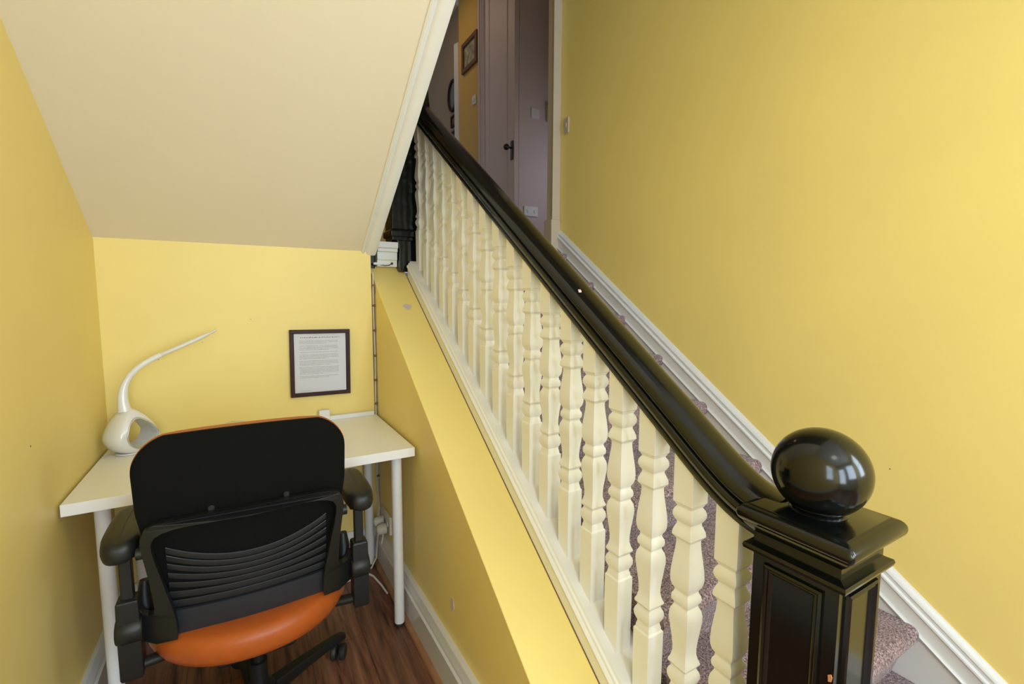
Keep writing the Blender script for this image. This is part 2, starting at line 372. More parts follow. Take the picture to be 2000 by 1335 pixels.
# ------------------------------------------------------------------ staircase
st = thing('staircase', 'straight flight of steps in mauve flecked carpet between balustrade and right wall', 'stairs', (0.7, -1.0, 0))
for n in range(1, 10):
    y0, z1 = nose(n), top(n); zb = max(0, z1-0.30) if n > 1 else 0
    yb = y0 + 0.2406 + 0.06 if n < 9 else 0.13
    P = []
    rn = 0.027
    P.append((y0+0.060, max(0.0, z1-0.1702-0.01)))
    P.append((y0+0.036, z1-0.085)); P.append((y0+0.018, z1-0.060))
    for k in range(7):
        a = math.pi + R(25) - k*R(115)/6
        P.append((y0+rn+rn*math.cos(a), z1-rn+rn*math.sin(a)))
    P.append((yb, z1)); P.append((yb, max(0.0, z1-0.30))); P.append((y0+0.060, max(0.0, z1-0.30)) if max(0.0, z1-0.30) < P[0][1]-1e-4 else (y0+0.065, P[0][1]))
    obj('carpeted_step', MB().prism(P, 'x', 0.322 if n <= 2 else 0.301, XR-0.018), M['carpet'], st, smooth=50)

# ------------------------------------------------------------------ balustrade
XB = 0.247
ba = thing('balustrade', 'staircase balustrade of white square turned balusters under glossy black handrail with ball newel', 'balustrade', (XB, -1.893, 0))
# base rail (string capping), moulded
zt = 1.462
pr = [(0.1855, 1.345), (0.1855, 1.425), (0.182, 1.428), (0.180, 1.436), (0.184, 1.442), (0.188, 1.444), (0.190, 1.452), (0.196, 1.455), (0.199, zt), (0.300, zt), (0.300, 1.20), (0.1855, 1.20)]
obj('base_rail', MB().profile_y(pr, -1.83, 0.03, S), M['white'], ba)
obj('joint_shadow', MB().slopebox(0.1838, 0.1855, -1.83, 0.03, 1.3765, 1.3787, S), M['clip'], ba, smooth=0)  # dark strip drawn as the shadow line where rail meets ledge
feat = [(0.023, -0.10), (0.0245, 0.176), (0.0245, 0.180), (0.021, 0.184), (0.0205, 0.190), (0.0185, 0.197), (0.0185, 0.201), (0.0215, 0.207), (0.0245, 0.216), (0.0248, 0.224), (0.023, 0.231), (0.0195, 0.237),
        (0.0185, 0.241), (0.0215, 0.245), (0.0245, 0.249), (0.0235, 0.253), (0.0205, 0.260), (0.0178, 0.272), (0.0178, 0.285), (0.0195, 0.305), (0.0222, 0.328), (0.0245, 0.348), (0.0245, 0.360), (0.0228, 0.370), (0.019, 0.378),
        (0.0175, 0.382), (0.0185, 0.386), (0.0215, 0.390), (0.0225, 0.397), (0.0215, 0.404), (0.0185, 0.409), (0.0175, 0.414), (0.0185, 0.418), (0.0222, 0.424), (0.0245, 0.434), (0.0250, 0.445), (0.0240, 0.462), (0.0215, 0.485),
        (0.0190, 0.506), (0.0180, 0.520), (0.0182, 0.528), (0.0215, 0.532), (0.0248, 0.536), (0.0240, 0.545), (0.0205, 0.555), (0.0180, 0.561), (0.0180, 0.566), (0.0215, 0.571), (0.0245, 0.578), (0.0248, 0.585), (0.0230, 0.592),
        (0.0190, 0.598), (0.0185, 0.601), (0.0205, 0.602), (0.0215, 0.606), (0.0245, 0.609)]
nb = 18
SH = 0.722
def zu(y): return 2.160 + SH*y
base_me = None
def corr(y): return -0.050*max(0.0, -1.30-y)
for k in range(nb):
    y = -1.752 + 0.1022*k
    if base_me is None:
        mb = MB()
        L0 = y; z0 = zt + S*y
        prof = [(h, z0+z+corr(y)) for h, z in feat]
        mb.square((XB, y), prof, cap=False)
        n0 = len(mb.v)
        # close the bottom flat and the top on the slope so that it meets the handrail
        mb.f.append((3, 2, 1, 0))
        h = 0.0245; zc = zu(y)+0.032
        tp = [(XB-h, y-h, zc-SH*h), (XB+h, y-h, zc-SH*h), (XB+h, y+h, zc+SH*h), (XB-h, y+h, zc+SH*h)]
        mb.v += tp
        a = n0-4
        for j in range(4): q_ = (j+1) % 4; mb.f.append((a+j, a+q_, n0+q_, n0+j))
        mb.f.append((n0, n0+1, n0+2, n0+3))
        o = obj('baluster', mb, M['baluster'], ba, smooth=25, bevel=0.0012, seg=1)
        base_me = o; yb0 = y
    else:
        o = base_me.copy(); COL.objects.link(o); o.parent = ba
        o.location = (0, y-yb0, S*(y-yb0) + corr(y) - corr(yb0))
# handrail: moulded section swept along the slope with a ramp at each end
half = [(0.026, 0.000), (0.034, 0.000), (0.036, 0.006), (0.030, 0.012), (0.032, 0.017), (0.041, 0.020), (0.0475, 0.027), (0.0495, 0.035), (0.047, 0.042), (0.0400, 0.0450), (0.0400, 0.0470), (0.0435, 0.0485), (0.0420, 0.0500), (0.0440, 0.0525), (0.0425, 0.060), (0.036, 0.068), (0.024, 0.0745), (0.010, 0.0775)]
sec = [(-a, b) for a, b in half] + [(a, b) for a, b in reversed(half)]
path = []
def bez(p0, p1, p2, p3, n):
    out = []
    for i in range(n+1):
        t = i/n; u = 1-t
        out.append(tuple(u**3*a + 3*u*u*t*b + 3*u*t*t*c + t**3*d for a, b, c, d in zip(p0, p1, p2, p3)))
    return out
path += bez((-1.842, 0.882), (-1.765, 0.884), (-1.72, 0.915), (-1.60, zu(-1.60)), 14)
path += [(y, zu(y)) for y in (-1.2, -0.8, -0.4, -0.1)]
path += bez((-0.02, zu(-0.02)), (0.03, zu(0.03)), (0.055, 2.26), (0.062, 2.42), 10)
path += [(0.064, 2.6)]
hr = MB(); rings = []
for i, (y, z) in enumerate(path):
    a = path[max(i-1, 0)]; b = path[min(i+1, len(path)-1)]
    ty, tz = b[0]-a[0], b[1]-a[1]; l = math.hypot(ty, tz); ty /= l; tz /= l
    rings.append([(XB+0.003+p, y - tz*q_, z + ty*q_) for p, q_ in sec])
hr.loft(rings)
obj('handrail', hr, M['black_gloss'], ba, smooth=30)
# newel post
NX, NY = 0.254, -1.893
np_ = MB()
np_.square((NX, NY), [(0.066, 0.0), (0.066, 0.873), (0.072, 0.874), (0.0775, 0.877), (0.079, 0.882), (0.0775, 0.887), (0.070, 0.890), (0.0665, 0.892), (0.0665, 0.908), (0.072, 0.914), (0.077, 0.919), (0.080, 0.925)])
nw = obj('newel_post', np_, M['black_gloss'], ba, smooth=30)
np_.f  # panel mouldings on the four faces
for ax in range(4):
    fr = MB()
    zt_, zb_ = 0.862, 0.20
    c, s_ = [(1, 0), (0, 1), (-1, 0), (0, -1)][ax]
    def W(u, d, z):  # u along face, d outward
        lx, ly = u, -(0.066 + d)
        return (NX + c*lx - s_*ly, NY + s_*lx + c*ly, z)
    # mitred moulding: outer rectangle -> ridge -> inner recess edge
    steps = [(0.046, 0.0), (0.045, 0.005), (0.041, 0.0065), (0.038, 0.004), (0.036, 0.0045), (0.033, 0.002), (0.031, 0.0)]
    rings = []
    for i_, (u, d) in enumerate(steps):
        dz = 0.046 - u
        rings.append([W(-u, d, zb_+dz), W(u, d, zb_+dz), W(u, d, zt_-dz), W(-u, d, zt_-dz)])
    fr.loft(rings, cap=False)
    obj('panel_moulding', fr, M['black_gloss'], nw, smooth=0)
# cap: thick roll edged slab
cp = MB(); rings = []
H = 0.0755; rr_ = 0.0145
def sq_round(h, z):
    r_ = 0.002 + max(0, h-0.0755)*0.35; out = []
    for cx, cy, a0 in ((1, 1, 0), (-1, 1, 90), (-1, -1, 180), (1, -1, 270)):
        for k in range(4):
            a = R(a0 + k*30); out.append((NX + cx*(h-r_) + r_*math.cos(a), NY + cy*(h-r_) + r_*math.sin(a), z))
    return out
prf = [(0.072, 0.921)] + [(H + rr_*math.cos(a), 0.9395 + rr_*math.sin(a)) for a in [R(-90+180*i/12) for i in range(13)]] + [(0.0745, 0.9548), (0.072, 0.9558)]
cp.loft([sq_round(h, z) for h, z in prf])
obj('newel_cap', cp, M['black_gloss'], nw, smooth=35)
bl = MB()
RB = 0.0705
pf = [(0.040, 0.955), (0.041, 0.957), (0.038, 0.960), (0.036, 0.961)]
zc = 1.0215
for i in range(3, 33):
    a = math.pi*i/32; r_ = RB*math.sin(a); z = zc - RB*math.cos(a)
    if z > 0.9615: pf.append((max(r_, 1e-5), z))
bl.lathe((NX-0.004, NY, 0), pf, 48)
obj('ball_finial', bl, M['black_gloss'], nw, smooth=60)
ch_ = MB().loft([[(NX-0.066-0.0008, NY-0.066+a, b) for a, b in ((0.003, 0.742), (0.001, 0.738), (0.002, 0.731), (0.006, 0.729), (0.007, 0.739))], [(NX-0.067-0.0012, NY-0.066+a, b) for a, b in ((0.003, 0.742), (0.001, 0.738), (0.002, 0.731), (0.006, 0.729), (0.007, 0.739))]])
obj('paint_chip', ch_, M['wood_raw'], nw)
hc = MB(); HCX = 0.226; hy = -1.296; hz = zu(hy) + 0.0775*1.233
hc.loft([[(HCX-0.006, hy-0.004, hz-0.005), (HCX+0.004, hy-0.003, hz-0.005), (HCX+0.005, hy+0.002, hz+0.001), (HCX-0.003, hy+0.003, hz+0.001)],
         [(HCX-0.006, hy-0.004, hz-0.001), (HCX+0.004, hy-0.003, hz-0.001), (HCX+0.005, hy+0.002, hz+0.003), (HCX-0.003, hy+0.003, hz+0.003)]])
obj('paint_chip', hc, M['plaster'], ba)
# top newel at the landing, with the drop below it
tn = MB()
tn.box(0.112, 0.242, 0.035, 0.16, 1.585, 2.75)
tn.square((0.177, 0.098), [(0.066, 1.60), (0.074, 1.605), (0.074, 1.63), (0.066, 1.64)])
obj('top_newel_post', tn, M['black_gloss'], ba, bevel=0.004)
td = MB().loft([[(0.138, 0.05, 1.59), (0.275, 0.05, 1.59), (0.275, 0.15, 1.59), (0.138, 0.15, 1.59)], [(0.152, 0.05, 1.54), (0.275, 0.05, 1.54), (0.275, 0.15, 1.54), (0.152, 0.15, 1.54)],
                [(0.148, 0.05, 1.46), (0.275, 0.05, 1.46), (0.275, 0.15, 1.46), (0.148, 0.15, 1.46)], [(0.150, 0.05, 1.43), (0.275, 0.05, 1.43), (0.275, 0.15, 1.43), (0.150, 0.15, 1.43)]])
obj('newel_drop', td, M['black_gloss'], ba, bevel=0.004)
# black newel of the upper flight, just showing past the soffit
un = thing('upper_newel_post', 'black newel post foot showing between cream soffit edge and white landing moulding', 'newel post', (0.02, 0.13, 1.44))
m_ = MB().box(-0.012, 0.040, 0.095, 0.16, 1.44, 2.6)
obj('post', m_, M['black_gloss'], un, bevel=0.004)
m_ = MB().lathe((0.044, 0.128, 0), [(0.010, 1.60), (0.020, 1.605), (0.022, 1.62), (0.012, 1.63), (0.010, 1.65), (0.024, 1.665), (0.026, 1.68), (0.014, 1.70), (0.010, 1.74)], 16)
obj('turned_knob', m_, M['black_gloss'], un)

# hook and cable end on the white moulding
hk = thing('cable_hook', 'small white cable end and dark hook on the landing moulding', 'hook', (0.09, 0.07, 1.46))
obj('bracket', MB().box(0.025, 0.075, 0.060, 0.072, 1.462, 1.472), M['socket'], hk)
obj('hook', MB().tube([(0.06, 0.066, 1.463), (0.08, 0.060, 1.459), (0.10, 0.060, 1.461), (0.113, 0.066, 1.468)], 0.0022, 8).sphere((0.118, 0.070, 1.471), 0.006, 10, 8), M['dark_metal'], hk)

# ------------------------------------------------------------------ desk
dk = thing('desk', 'small white laminate desk on round white tube legs in the alcove', 'desk', (-0.5, -0.3, 0))
DX0, DX1, DY0, DY1, DZ, DT = -0.999, -0.001, -0.602, -0.004, 0.734, 0.034
obj('desktop', MB().box(DX0, DX1, DY0, DY1, DZ-DT, DZ), M['laminate'], dk, bevel=0.0015)
for x in (DX0+0.075, DX1-0.055):
    for y in (DY0+0.06, DY1-0.06):
        lg = obj('leg', MB().lathe((x, y, 0), [(0.0195, 0.012), (0.0195, DZ-DT-0.004)], 28), M['powder'], dk)
        obj('foot_cap', MB().lathe((x, y, 0), [(0.018, 0.0), (0.0205, 0.002), (0.0205, 0.012), (0.0195, 0.0135)], 28), M['rubber'], lg)
        obj('mounting_plate', MB().lathe((x, y, 0), [(0.030, DZ-DT-0.004), (0.045, DZ-DT-0.0005)], 28), M['powder'], lg)
# white cable channel along the wall on the desk
tr = thing('cable_trunking', 'white plastic cable channel along back wall on right of desktop', 'trunking', (-0.11, -0.02, DZ))
obj('channel', MB().box(-0.232, -0.012, -0.030, -0.006, DZ, DZ+0.020), M['socket'], tr, bevel=0.002)
obj('end_box', MB().box(-0.262, -0.214, -0.036, -0.004, DZ, DZ+0.052), M['socket'], tr, bevel=0.004)
tag(obj('thin_cable', MB().tube([(-0.655, -0.03, DZ+0.0018), (-0.648, -0.026, DZ+0.022), (-0.632, -0.022, DZ+0.036), (-0.60, -0.02, DZ+0.044), (-0.565, -0.02, DZ+0.040), (-0.52, -0.022, DZ+0.024), (-0.46, -0.03, DZ+0.010), (-0.40, -0.03, DZ+0.0018)], 0.0016, 8), M['cable']),
    'thin white cable arching up from desktop behind the chair back', 'cable')

# cable clipped in the corner
cc = thing('corner_cable', 'thin cable clipped down the right corner of the alcove back wall', 'cable', (0.004, -0.008, 0.3))
pts = [(0.003+0.0012*math.sin(z*14), -0.006, z) for z in [1.42-0.035*i for i in range(33)]]
obj('cable_run', MB().tube(pts, 0.0035, 8), M['cable'], cc)
for z in (1.262, 1.142, 1.02, 0.90, 0.785, 0.60, 0.42):
    obj('cable_clip', MB().box(-0.003, 0.010, -0.0125, -0.001, z-0.005, z+0.005), M['clip'], cc, bevel=0.0015)
obj('loose_strand', MB().tube([(-0.004, -0.010, 1.352), (-0.001, -0.014, 1.36), (0.004, -0.012, 1.362), (0.008, -0.010, 1.345), (0.009, -0.012, 1.32)], 0.002, 8), M['clip'], cc)

# ------------------------------------------------------------------ sockets and cables under the desk
def plate(name, label, cat, c, axis, w_, h, n=1, t_=0.010, group=None):
    o = thing(name, label, cat, c, group)
    x, y, z = c
    if axis == 'y': b = MB().box(x-w_/2, x+w_/2, y-t_, y, z-h/2, z+h/2)
    else: b = MB().box(x-t_, x, y-w_/2, y+w_/2, z-h/2, z+h/2)
    obj('faceplate', b, M['socket'], o, bevel=0.003)
    for k in range(n):
        u = (k-(n-1)/2)*w_/max(n, 1)
        if axis == 'y': b = MB().box(x+u-0.008, x+u+0.008, y-t_-0.004, y-t_+0.001, z-0.013, z+0.013)
        else: b = MB().box(x-t_-0.004, x-t_+0.001, y+u-0.008, y+u+0.008, z-0.013, z+0.013)
        obj('rocker', b, M['socket'], o, bevel=0.002)
    return o
ps = plate('wall_socket', 'white double wall socket low on stair wall behind desk leg', 'socket', (XK, -0.140, 0.245), 'x', 0.146, 0.086, 2, 0.012)
def plug(label, y, z, dx=0.0):
    p = thing('plug', label, 'plug', (XK-0.014, y, z))
    obj('plug_body', MB().lathe((XK-0.058-dx, y, z), [(0.014, 0.0), (0.021, 0.006), (0.024, 0.022), (0.024, 0.040)], 20, 'x'), M['socket'], p)
    obj('plug_lead', MB().tube([(XK-0.03-dx, y-0.0, z-0.018), (XK-0.035-dx, y, z-0.05), (XK-0.04-dx, y, z-0.07)], 0.004, 8), M['socket'], p)
    return p
plug('round white plug in wall socket nearest the alcove corner', -0.112, 0.235)
plug('round white plug in wall socket nearer the front desk leg', -0.170, 0.222)
tag(obj('power_lead', MB().tube([(-0.03, -0.112, 0.165), (-0.034, -0.112, 0.12), (-0.040, -0.115, 0.06), (-0.065, -0.12, 0.018), (-0.11, -0.13, 0.0045), (-0.17, -0.15, 0.0045), (-0.25, -0.17, 0.0045)], 0.0038, 8), M['cable']),
    'cream cable curving down from plug to floor beside rear desk leg', 'cable')
tag(obj('looped_lead', MB().tube([(-0.21, -0.09, 0.005), (-0.15, -0.10, 0.014), (-0.105, -0.14, 0.022), (-0.075, -0.20, 0.022), (-0.058, -0.27, 0.014), (-0.047, -0.33, 0.005)], 0.0042, 8), M['socket']),
    'thicker white cable looping across floor towards the stair skirting', 'cable')
tag(obj('hanging_lead', MB().tube([(-0.012, -0.03, 0.693), (-0.014, -0.04, 0.60), (-0.010, -0.05, 0.50), (-0.016, -0.045, 0.42), (-0.014, -0.075, 0.34), (-0.016, -0.095, 0.29), (-0.022, -0.108, 0.262)], 0.0035, 8), M['cable']),
    'pale cable hanging under the desk from corner to plug', 'cable')

# ------------------------------------------------------------------ framed notice on the back wall
fx0, fx1, fz0, fz1 = -0.371, -0.115, 0.852, 1.155
fr = thing('picture_frame', 'dark brown framed sheet of small print on yellow wall above desk', 'picture frame', ((fx0+fx1)/2, 0, (fz0+fz1)/2))
b_ = MB(); bw, dp = 0.0175, 0.016
for a in ((fx0, fx1, fz1-bw, fz1), (fx0, fx1, fz0, fz0+bw), (fx0, fx0+bw, fz0+bw, fz1-bw), (fx1-bw, fx1, fz0+bw, fz1-bw)):
    b_.box(a[0], a[1], -dp-0.004, -0.002, a[2], a[3])
obj('frame', b_, M['frame'], fr, bevel=0.0015)
obj('paper', MB().box(fx0+bw-0.001, fx1-bw+0.001, -0.010, -0.004, fz0+bw-0.001, fz1-bw+0.001), M['paper'], fr)
def writing(x0, x1, z, h, dens, mb):
    x = x0
    while x < x1:
        n = random.randint(2, 8)
        for k in range(n):
            if x > x1: break
            hh = h*random.choice((0.6, 0.6, 0.65, 1.0, 0.9)); ww = h*0.42
            mb.box(x, x+ww*random.choice((0.35, 0.6, 0.75)), -0.0106, -0.0101, z, z+hh); x += ww
        x += h*0.45
tx = MB(); ttl = MB()
px0, px1 = fx0+bw+0.022, fx1-bw-0.032
writing(px0+0.004, px1+0.004, fz1-bw-0.020, 0.0052, 1, ttl)
z = fz1-bw-0.034
for i_, nl in enumerate((3, 4, 1, 4, 4, 6, 2)):
    for k in range(nl):
        last = (k == nl-1 and nl > 1)
        writing(px0, px0+(px1-px0)*(random.uniform(0.45, 0.85) if last else random.uniform(0.96, 1.0)), z, 0.0026, 1, ttl if (i_ == 0 and k == 0 and False) else tx)
        z -= 0.0058
    z -= 0.0056
writing(px0, px0+0.05, fz0+bw+0.007, 0.0022, 1, tx)
obj('heading_print', ttl, M['ink2'], fr, smooth=0)
obj('body_print', tx, M['ink'], fr, smooth=0)
obj('glass_pane', MB().box(fx0+bw, fx1-bw, -0.0135, -0.0125, fz0+bw, fz1-bw), M['glass'], fr, smooth=0)
fr.rotation_euler = (0, R(0.8), 0)

# ------------------------------------------------------------------ desk lamp
lp = thing('desk_lamp', 'white gooseneck desk lamp with egg-shaped hollow base on left end of desk', 'lamp', (-0.925, -0.155, DZ))
A = R(38); ux, uy = math.cos(A), math.sin(A)          # direction across the opening; its axis is (sin A, -cos A)
lc = Vector((-0.921, -0.145, 0))
def LP(u, d, z): return (lc.x + ux*u + math.sin(A)*d, lc.y + uy*u - math.cos(A)*d, DZ + z)
# ring-shaped body: outer egg loop and inner hole loop; section rounded across the axis
body = MB(); rim = MB(); inner = MB()
N_ = 40; rings = []; rimpts = []; back = []
for i in range(N_):
    t_ = 2*math.pi*i/N_
    cu, cz = math.cos(t_), math.sin(t_)
    # outer egg: wide low, narrowing to the neck
    ou = 0.004 + 0.076*cu*(1-0.34*max(0, cz)) ; oz = 0.066 + (0.066*cz if cz < 0 else 0.098*cz)
    iu = 0.019 + 0.052*cu*(1-0.34*max(0, cz)) - 0.012*max(0, cz); iz = 0.069 + (0.050*cz if cz < 0 else 0.064*cz)
    # section: outer bulge deep, inner edge at the two faces
    D = 0.058*(1-0.25*max(0, cz)**2)
    prof = []
    for k in range(9):
        a = math.pi*k/8 - math.pi/2           # from back face to front face around the outside
        f = math.cos(a)**0.75 if math.cos(a) > 0 else 0
        uu = iu + (ou-iu)*f; zz = iz + (oz-iz)*f
        prof.append(LP(uu, D*math.sin(a)*0.95 - 0.002, zz))
    # inner tunnel
    prof.append(LP(iu*0.97, D*0.55, iz)); prof.append(LP(iu*0.95, 0.0, iz)); prof.append(LP(iu*0.97, -D*0.55, iz))
    rings.append(prof); rimpts.append(LP(iu, D*0.95-0.001, iz)); back.append((iu, iz))
body.loft(rings, cap=False, closed=True)
obj('lamp_body', body, M['lamp'], lp, smooth=60)
obj('rim_ring', MB().tube(rimpts, 0.0022, 8, closed=True), M['silver'], lp, smooth=60)
inn = MB(); rings = []
for i in range(N_):
    iu, iz = back[i]; rings.append([LP(iu*0.955+0.0, d, 0.069+(iz-0.069)*0.965) for d in (-0.046, -0.022, 0, 0.024, 0.048)] + [LP(iu*0.985, d, 0.069+(iz-0.069)*0.985) for d in (0.048, -0.046)])
inn.loft(rings, cap=False, closed=True)
obj('inner_lining', inn, M['lamp_in'], lp, smooth=60)
obj('base_foot', MB().lathe((lc.x, lc.y, DZ), [(0.038, 0.0), (0.042, 0.002), (0.040, 0.006)], 28), M['lamp'], lp)
nk = []
nx0 = lc.x - 0.006
P = bez((nx0, lc.y, DZ+0.155), (nx0-0.018, lc.y+0.004, DZ+0.265), (nx0+0.035, lc.y+0.012, DZ+0.315), (-0.812, -0.128, DZ+0.352), 18)
rad = [0.0215 - 0.0115*min(1, (i/18)/0.45)**0.7 + 0.0 for i in range(19)]
P2 = bez((-0.812, -0.128, DZ+0.352), (-0.75, -0.125, DZ+0.380), (-0.70, -0.122, DZ+0.404), (-0.634, -0.12, DZ+0.438), 8)
obj('gooseneck', MB().tube(P, rad, 16), M['lamp'], lp, smooth=60)
hd = MB(); rings = []
for i, p in enumerate(P2):
    t_ = Vector(P2[min(i+1, 8)]) - Vector(P2[max(i-1, 0)]); t_.normalize()
    nrm = Vector((-t_.z, 0, t_.x)); wv = Vector((0, 1, 0))
    hw = 0.021 if 0 < i < 8 else (0.011 if i == 0 else 0.015); th = 0.0085 if i < 7 else 0.005
    rings.append([tuple(Vector(p) + wv*hw*math.cos(a) + nrm*th*math.sin(a)) for a in [2*math.pi*k/16 for k in range(16)]])
hd.loft(rings); obj('lamp_head', hd, M['lamp'], lp, smooth=60)

# ------------------------------------------------------------------ office chair
CX, CY = -0.550, -0.745
oc = thing('office_chair', 'black task chair with orange leather seat and slatted back, at the desk', 'office chair', (CX, CY, 0))
def yb(x, z, off=0.0):
    """rear surface of the back shell"""
    return -0.965 - 0.18*(z-0.75) + 0.55*x*x + off
def half_w(z):
    if z > 0.895: return 0.140 + math.sqrt(max(0, 0.092**2 - (z-0.895)**2))
    if z > 0.80: return 0.232
    return 0.232 - (0.80-z)*0.14 if z > 0.62 else 0.2068 - (0.62-z)*0.18
def backslab(z0, z1, y_rear, y_front, grow, nz=26, nx=24, puff=0.0):
    mb = MB(); zc_ = 0.895; zz = [z0 + (zc_-z0)*i/nz for i in range(nz)] + [zc_ + (z1-zc_)*math.sin(math.pi/2*i/12) for i in range(13)]; nz = len(zz)-1
    front = []; rear = []
    for z in zz:
        wv = half_w(min(z, 0.987)) + grow
        row_r, row_f = [], []
        for j in range(nx+1):
            u = -1 + 2*j/nx; x = u*wv
            za = z + (0.010*(1-(x/0.2)**2) if z > 0.9 else 0)*((z-0.9)/0.087 if z > 0.9 else 0)
            e = (1-abs(u)**5)*(1-max(0, (z-0.93)/0.06)**2*0.6)
            row_r.append((CX+x, yb(x, z, y_rear), za)); row_f.append((CX+x, yb(x, z, y_front + puff*e), za))
        rear.append(row_r); front.append(row_f)
    n = nx+1; m = nz+1
    vs_ = [p for r in rear for p in r] + [p for r in front for p in r]; o_ = n*m; fs = []
    for i in range(nz):
        for j in range(nx):
            a = i*n+j; fs.append((a, a+1, a+n+1, a+n)); fs.append((o_+a, o_+a+n, o_+a+n+1, o_+a+1))
    for j in range(nx): fs.append((j, o_+j, o_+j+1, j+1)); a = nz*n+j; fs.append((a, a+1, o_+a+1, o_+a))
    for i in range(nz): a = i*n; fs.append((a, a+n, o_+a+n, o_+a)); a = i*n+nx; fs.append((a, o_+a, o_+a+n, a+n))
    return mb.add(vs_, fs)
obj('back_shell', backslab(0.455, 0.984, 0.0, 0.012, 0.0), M['fabric'], oc, smooth=50, bevel=0.004)
obj('back_cushion', backslab(0.47, 0.983, 0.0125, 0.030, 0.002, puff=0.028), M['leather'], oc, smooth=50, bevel=0.007, seg=3)
# slats across the lower back, each a thin curved rib on the shell
sl = [(0.706, 0.050), (0.684, 0.047), (0.661, 0.041), (0.635, 0.032), (0.608, 0.022), (0.581, 0.012), (0.554, 0.005)]
def rib(ze, sag, h, off, depth, hw=0.180):
    mb = MB(); rings = []
    for j in range(33):
        u = -1+2*j/32; x = u*hw; z = ze - sag*(1-u*u)
        rings.append([(CX+x, yb(x, z, off), z), (CX+x, yb(x, z, off-depth*0.9), z-0.0003), (CX+x, yb(x, z, off-depth), z-0.002), (CX+x, yb(x, z, off-depth*0.6), z-h), (CX+x, yb(x, z, off), z-h)])
    return mb.loft(rings)
for i, (ze, sag) in enumerate(sl):
    nx_ = sl[i+1] if i < 6 else (0.528, 0.0)
    gap = (ze-sag) - (nx_[0]-nx_[1])
    obj('back_slat', rib(ze, sag, min(gap, ze-nx_[0])*0.86, 0.001, 0.0055), M['slat'], oc, smooth=30)
# lumbar panel
lm = MB(); rings = []
for j in range(25):
    u = -1+2*j/24; x = u*0.182
    z1, z0 = 0.527, 0.420
    rings.append([(CX+x, yb(x, z1, 0.002), z1), (CX+x, yb(x, z1, -0.007), z1-0.002), (CX+x, yb(x, 0.50, -0.009), 0.50), (CX+x, yb(x, z0, -0.006), z0+0.002), (CX+x, yb(x, z0, 0.004), z0)])
obj('lumbar_panel', lm.loft(rings), M['shell'], oc, smooth=40)
# outer loop frame
outer = [(0.170, 0.455), (0.215, 0.448), (0.262, 0.452), (0.262, 0.485), (0.261, 0.520), (0.255, 0.547), (0.247, 0.548), (0.240, 0.535), (0.226, 0.530), (0.214, 0.537), (0.2105, 0.552), (0.212, 0.60), (0.215, 0.640), (0.2205, 0.690), (0.2245, 0.730), (0.222, 0.748), (0.214, 0.765), (0.199, 0.777), (0.176, 0.783), (0.130, 0.787), (0.065, 0.789), (0.0, 0.789)]
innr = [(0.0, 0.764), (0.065, 0.766), (0.120, 0.765), (0.155, 0.762), (0.180, 0.755), (0.196, 0.744), (0.203, 0.730), (0.2035, 0.712), (0.199, 0.680), (0.192, 0.645), (0.184, 0.600), (0.176, 0.560), (0.170, 0.520), (0.168, 0.480)]
def fy(x, z, off):
    e = max(0, abs(x)-0.205)
    return yb(min(abs(x), 0.205), z, off) + e*0.9*(1 if z < 0.60 else 0.2)
for_frame = bmesh.new()
loop = outer + innr
full = [(x, z) for x, z in outer] + [(-x, z) for x, z in reversed(outer[:-1])]
inn_full = [(x, z) for x, z in innr[1:]]
poly = [(x, z) for x, z in outer] + [(-x, z) for x, z in reversed(outer[:-1])] + [(-x, z) for x, z in reversed(innr)] + [(x, z) for x, z in innr[1:]]
from mathutils.geometry import tessellate_polygon
tris = tessellate_polygon([[Vector((x, z, 0)) for x, z in poly]])
n = len(poly); fm = MB()
vsf = [(CX+x, fy(x, z, -0.030), z) for x, z in poly] + [(CX+x, fy(x, z, -0.006), z) for x, z in poly]
fs = [tuple(t_) for t_ in tris] + [tuple(n+i for i in reversed(t_)) for t_ in tris] + [(i, (i+1) % n, n+(i+1) % n, n+i) for i in range(n)]
fm.add(vsf, fs)
fo = obj('back_frame', fm, M['plastic'], oc, smooth=40, bevel=0.006, seg=3)
for x in (-0.082, 0.082):
    obj('bolt_boss', MB().lathe((CX+x, yb(x, 0.792, -0.008), 0.792), [(0.006, 0.0), (0.008, 0.002), (0.008, 0.008)], 16, 'y'), M['plastic'], oc)
for s_ in (-1, 1):
    obj('pivot_knob', MB().lathe((CX+s_*0.226, -0.945, 0.705), [(0.004, -0.010), (0.014, -0.008), (0.014, 0.008), (0.004, 0.010)], 16, 'x'), M['plastic'], oc)
# maker's mark: a small pale dash line under the top bar
mk = MB()
for k in range(9): mk.box(CX-0.028+k*0.0042, CX-0.025+k*0.0042, yb(0, 0.757, -0.0035), yb(0, 0.757, 0.0), 0.755, 0.7585)
obj('back_mark', mk, M['silver'], oc, smooth=0)
# seat
def plan(a, b, yc, z, n=48, p=3.0, rear=2.1):
    out = []
    for k in range(n):
        t_ = 2*math.pi*k/n; c, s_ = math.cos(t_), math.sin(t_)
        e = rear if s_ < 0 else p
        r_ = (abs(c)**e + abs(s_)**e)**(-1/e)
        out.append((CX + a*c*r_, yc + b*s_*r_, z))
    return out
seat = MB(); prof = [(0.42, 0.378), (0.72, 0.380), (0.88, 0.388), (0.955, 0.402), (0.99, 0.420), (1.0, 0.438), (0.995, 0.455), (0.97, 0.469), (0.91, 0.478), (0.80, 0.481), (0.5, 0.479), (0.2, 0.476), (0.01, 0.475)]
seat.loft([plan(0.262*s_, 0.270*s_, -0.722, z-0.022) for s_, z in prof])
obj('seat', seat, M['leather'], oc, smooth=70)
obj('seat_pan', MB().loft([plan(0.15, 0.16, -0.68, 0.335), plan(0.175, 0.18, -0.68, 0.345), plan(0.185, 0.19, -0.68, 0.362)]), M['plastic'], oc, smooth=60)
